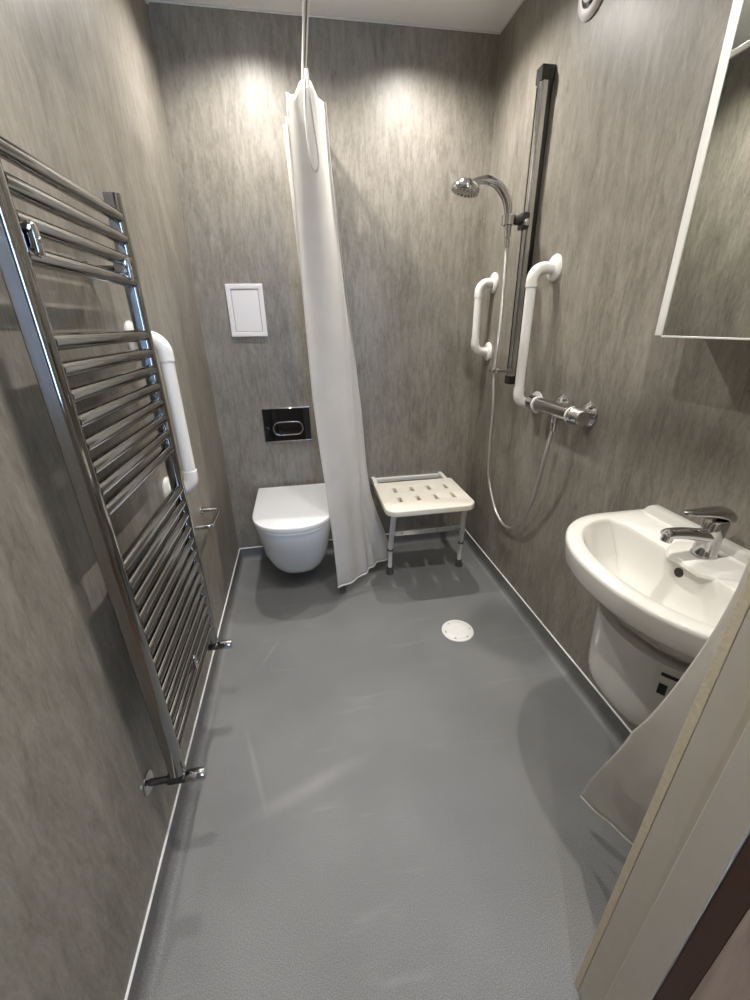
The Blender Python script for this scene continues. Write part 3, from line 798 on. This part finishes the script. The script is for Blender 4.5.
def curtain(label, levels, nu, folds, hem_h=.012, amp=.010, hooks=(), cord=None, group=None, droop=0., mat='cloth'):
    """levels: list of (z_fn or z, polyline in plan) from the top to the hem; each polyline runs along the cloth"""
    t = thing('shower_curtain', label, 'shower curtain', (levels[-1][1][0][0], levels[-1][1][0][1], levels[-1][0]), group)
    nv = 90
    zs = [l[0] for l in levels]
    cur = []
    for z, pl in levels:                                           # smoothed plan curves
        sm = smooth_path([(x, y, 0) for x, y in pl], 8)
        row = []
        for i in range(nu):
            q = i/(nu-1)*(len(sm)-1); k = min(int(q), len(sm)-2)
            row.append(sm[k]+(sm[k+1]-sm[k])*(q-k))
        cur.append(row)
    grid = []
    for j in range(nv):
        z = lerp(zs[0], zs[-1], j/(nv-1))
        k = max(i for i in range(len(zs)-1) if z <= zs[i]+1e-9)
        f = (zs[k]-z)/(zs[k]-zs[k+1])
        row = []
        for i in range(nu):
            # catmull-rom over levels for soft transitions
            a0 = cur[max(k-1, 0)][i]; a1 = cur[k][i]; a2 = cur[k+1][i]; a3 = cur[min(k+2, len(cur)-1)][i]
            p = .5*((2*a1)+(a2-a0)*f+(2*a0-5*a1+4*a2-a3)*f*f+(3*a1-a0-3*a2+a3)*f**3)
            row.append(Vector((p.x, p.y, z)))
        grid.append(row)
    out = []
    for j in range(nv):
        v = j/(nv-1); row = []
        for i in range(nu):
            u = i/(nu-1)
            tg = grid[j][min(i+1, nu-1)]-grid[j][max(i-1, 0)]
            n = Vector((-tg.y, tg.x, 0)); n = n.normalized() if n.length > 1e-6 else Vector((1, 0, 0))
            w_ = math.sin(u*folds*2*PI+.9*math.sin(2.2*v+u*3))*amp*(1-.35*v) + .0035*math.sin(23*u+9*v)*math.sin(7*v+4*u)
            q = grid[j][i]+n*w_
            q.z -= droop*min(1, max(0, abs(q.x-XR)-.018)/.022)*max(0, 1-v*7)      # the top edge sags between the hooks
            row.append(q)
        out.append(row)
    bm = bmesh.new()
    vv = [[bm.verts.new(p) for p in r] for r in out]
    for a, b in zip(vv, vv[1:]):
        for i in range(nu-1): bm.faces.new((a[i], a[i+1], b[i+1], b[i]))
    c = obj('cloth', bm, M[mat], t)
    md = c.modifiers.new('thick', 'SOLIDIFY'); md.thickness = .0012; md.offset = 0
    # hem: a thicker sewn border along the bottom edge
    hb = bmesh.new()
    tube(hb, [p+Vector((0, 0, .002)) for p in out[-1]], .0042, 8, squash=(1.0, .7))
    obj('hem', hb, M['plastic'], c)
    for p in hooks:
        hk = smooth_path([(p[0], p[1], p[2]+.045), (p[0]+.009, p[1], p[2]+.030), (p[0]+.007, p[1], p[2]+.005), (p[0]-.003, p[1], p[2]-.006), (p[0]-.006, p[1], p[2]+.004)], 5)
        obj('hook', tube(bmesh.new(), hk, .0022, 8), M['plastic'], t)
    if cord:
        obj('tie_cord', tube(bmesh.new(), smooth_path(cord, 10), .0042, 10), M['plastic'], t, auto=60)
    return t

zt1 = 2.015
curtain('tall white shower curtain gathered at the back wall between toilet and shower seat', [
    (zt1, [(.448, -.09), (.602, -.11), (.454, -.16), (.614, -.19), (.460, -.24), (.606, -.29), (.464, -.34)]),
    (1.00, [(.495, -.14), (.640, -.13), (.505, -.20), (.692, -.235), (.545, -.28), (.648, -.345), (.474, -.405)]),
    (.46, [(.569, -.158), (.690, -.142), (.590, -.206), (.735, -.248), (.665, -.30), (.655, -.377), (.510, -.463)]),
    (.075, [(.600, -.17), (.730, -.15), (.640, -.21), (.838, -.258), (.745, -.315), (.670, -.400), (.528, -.500)]),
], 150, 9, amp=.009,
    hooks=[(XR, y, ZR-.061) for y in (-.09, -.14, -.19, -.24, -.29, -.33)],
    cord=[(XR+.002, -.34, ZR-.020), (XR-.008, -.352, 1.92), (XR-.002, -.358, 1.795), (XR+.014, -.358, 1.757), (XR+.028, -.356, 1.79), (XR+.016, -.350, 1.92), (XR+.006, -.345, ZR-.020)], droop=.042)

curtain('white shower curtain hanging beside the door frame in front of the wash basin', [
    (zt1, [(.965, YRF+.02), (1.00, YRF-.03), (1.03, YRF+.02), (1.06, YRF-.03), (1.09, YRF+.02), (1.12, YRF-.03)]),
    (.95, [(.978, -1.806), (1.00, -1.85), (1.025, -1.846), (1.04, -1.852), (1.07, -1.846), (1.09, -1.853)]),
    (.75, [(.975, -1.783), (.99, -1.83), (1.01, -1.845), (1.03, -1.852), (1.06, -1.846), (1.08, -1.853)]),
    (.55, [(.990, -1.725), (1.005, -1.79), (1.01, -1.83), (1.03, -1.85), (1.06, -1.846), (1.08, -1.853)]),
    (.15, [(1.039, -1.612), (1.068, -1.675), (1.098, -1.735), (1.10, -1.79), (1.08, -1.83), (1.09, -1.85)]),
], 90, 3, amp=.003, mat='cloth_lit',  # lighter copy of the fabric makes this curtain look better lit
    hooks=[(x, YRF, ZR-.061) for x in (.98, 1.01, 1.04, 1.07, 1.10)])

# ------------------------------------------------------------------ ceiling lamps
def lamp(x, y, label, power, col=(1, .96, .91), size=2.6, blend=1.0, rad=.014):
    t = thing('ceiling_light', label, 'ceiling light', (x, y, H), 'recessed ceiling lights')
    obj('bezel', lathe(bmesh.new(), (x, y, H), (0, 0, -1), [(0, .028), (0, .042), (.003, .041), (.005, .036), (.004, .028)], 32), M['chrome'], t, auto=40)
    obj('lens', lathe(bmesh.new(), (x, y, H), (0, 0, -1), [(0, 0), (0, .0275), (.001, .0275), (.001, 0)], 24), M['lens'], t)
    l = bpy.data.lights.new('ceiling_lamp', 'SPOT'); l.energy = power; l.color = col
    l.spot_size = size; l.spot_blend = blend; l.shadow_soft_size = rad
    o = bpy.data.objects.new('ceiling_lamp', l); COL.objects.link(o); o.location = (x, y, H-.028)
    o.parent = t; o.matrix_parent_inverse = world(t).inverted()
PW = 64
lamp(.34, -.32, 'small round recessed ceiling light above the toilet', PW*.85)
lamp(1.00, -.32, 'small round recessed ceiling light above the shower seat', PW*.85)
lamp(.34, -1.56, 'small round recessed ceiling light above the radiator end by the door', PW*.72)
lamp(1.00, -1.56, 'small round recessed ceiling light above the wash basin', PW*.82)
lamp(.62, -2.45, 'small round recessed ceiling light in the hall outside the door', 32)

l = bpy.data.lights.new('window_daylight', 'AREA'); l.shape = 'RECTANGLE'; l.size = .45; l.size_y = 1.0; l.energy = 20; l.color = (.34, .58, 1)
o = bpy.data.objects.new('window_daylight', l); COL.objects.link(o); o.location = (.73, YH-.14, 1.40); o.rotation_euler = (PI/2, 0, 0)

wd = bpy.data.worlds.new('sky'); SC.world = wd; wd.use_nodes = True
bg = wd.node_tree.nodes['Background']; bg.inputs['Color'].default_value = (.60, .75, 1, 1); bg.inputs['Strength'].default_value = 1.0

# ------------------------------------------------------------------ camera
cam = bpy.data.cameras.new('camera'); cam.sensor_fit = 'HORIZONTAL'; cam.sensor_width = 36
cam.lens = 410.157*36/750; cam.clip_start = .02
co = bpy.data.objects.new('camera', cam); COL.objects.link(co)
yaw, pit, rol = 1.66317554e-01, -4.08589371e-01, -1.92024865e-02
fwd = Vector((math.sin(yaw)*math.cos(pit), math.cos(yaw)*math.cos(pit), math.sin(pit)))
rt = Vector((math.cos(yaw), -math.sin(yaw), 0)); up = rt.cross(fwd)
r2 = math.cos(rol)*rt + math.sin(rol)*up; u2 = -math.sin(rol)*rt + math.cos(rol)*up
m = Matrix((r2, u2, -fwd)).transposed().to_4x4(); m.translation = (.4345, -2.16887, 1.18460+ZT)
co.matrix_world = m
SC.camera = co

SC.cycles.caustics_reflective = True; SC.cycles.sample_clamp_indirect = 12; SC.cycles.blur_glossy = .3
SC.view_settings.view_transform = 'Standard'; SC.view_settings.look = 'None'
SC.view_settings.gamma = 1; SC.view_settings.exposure = 0; SC.view_settings.use_curve_mapping = False
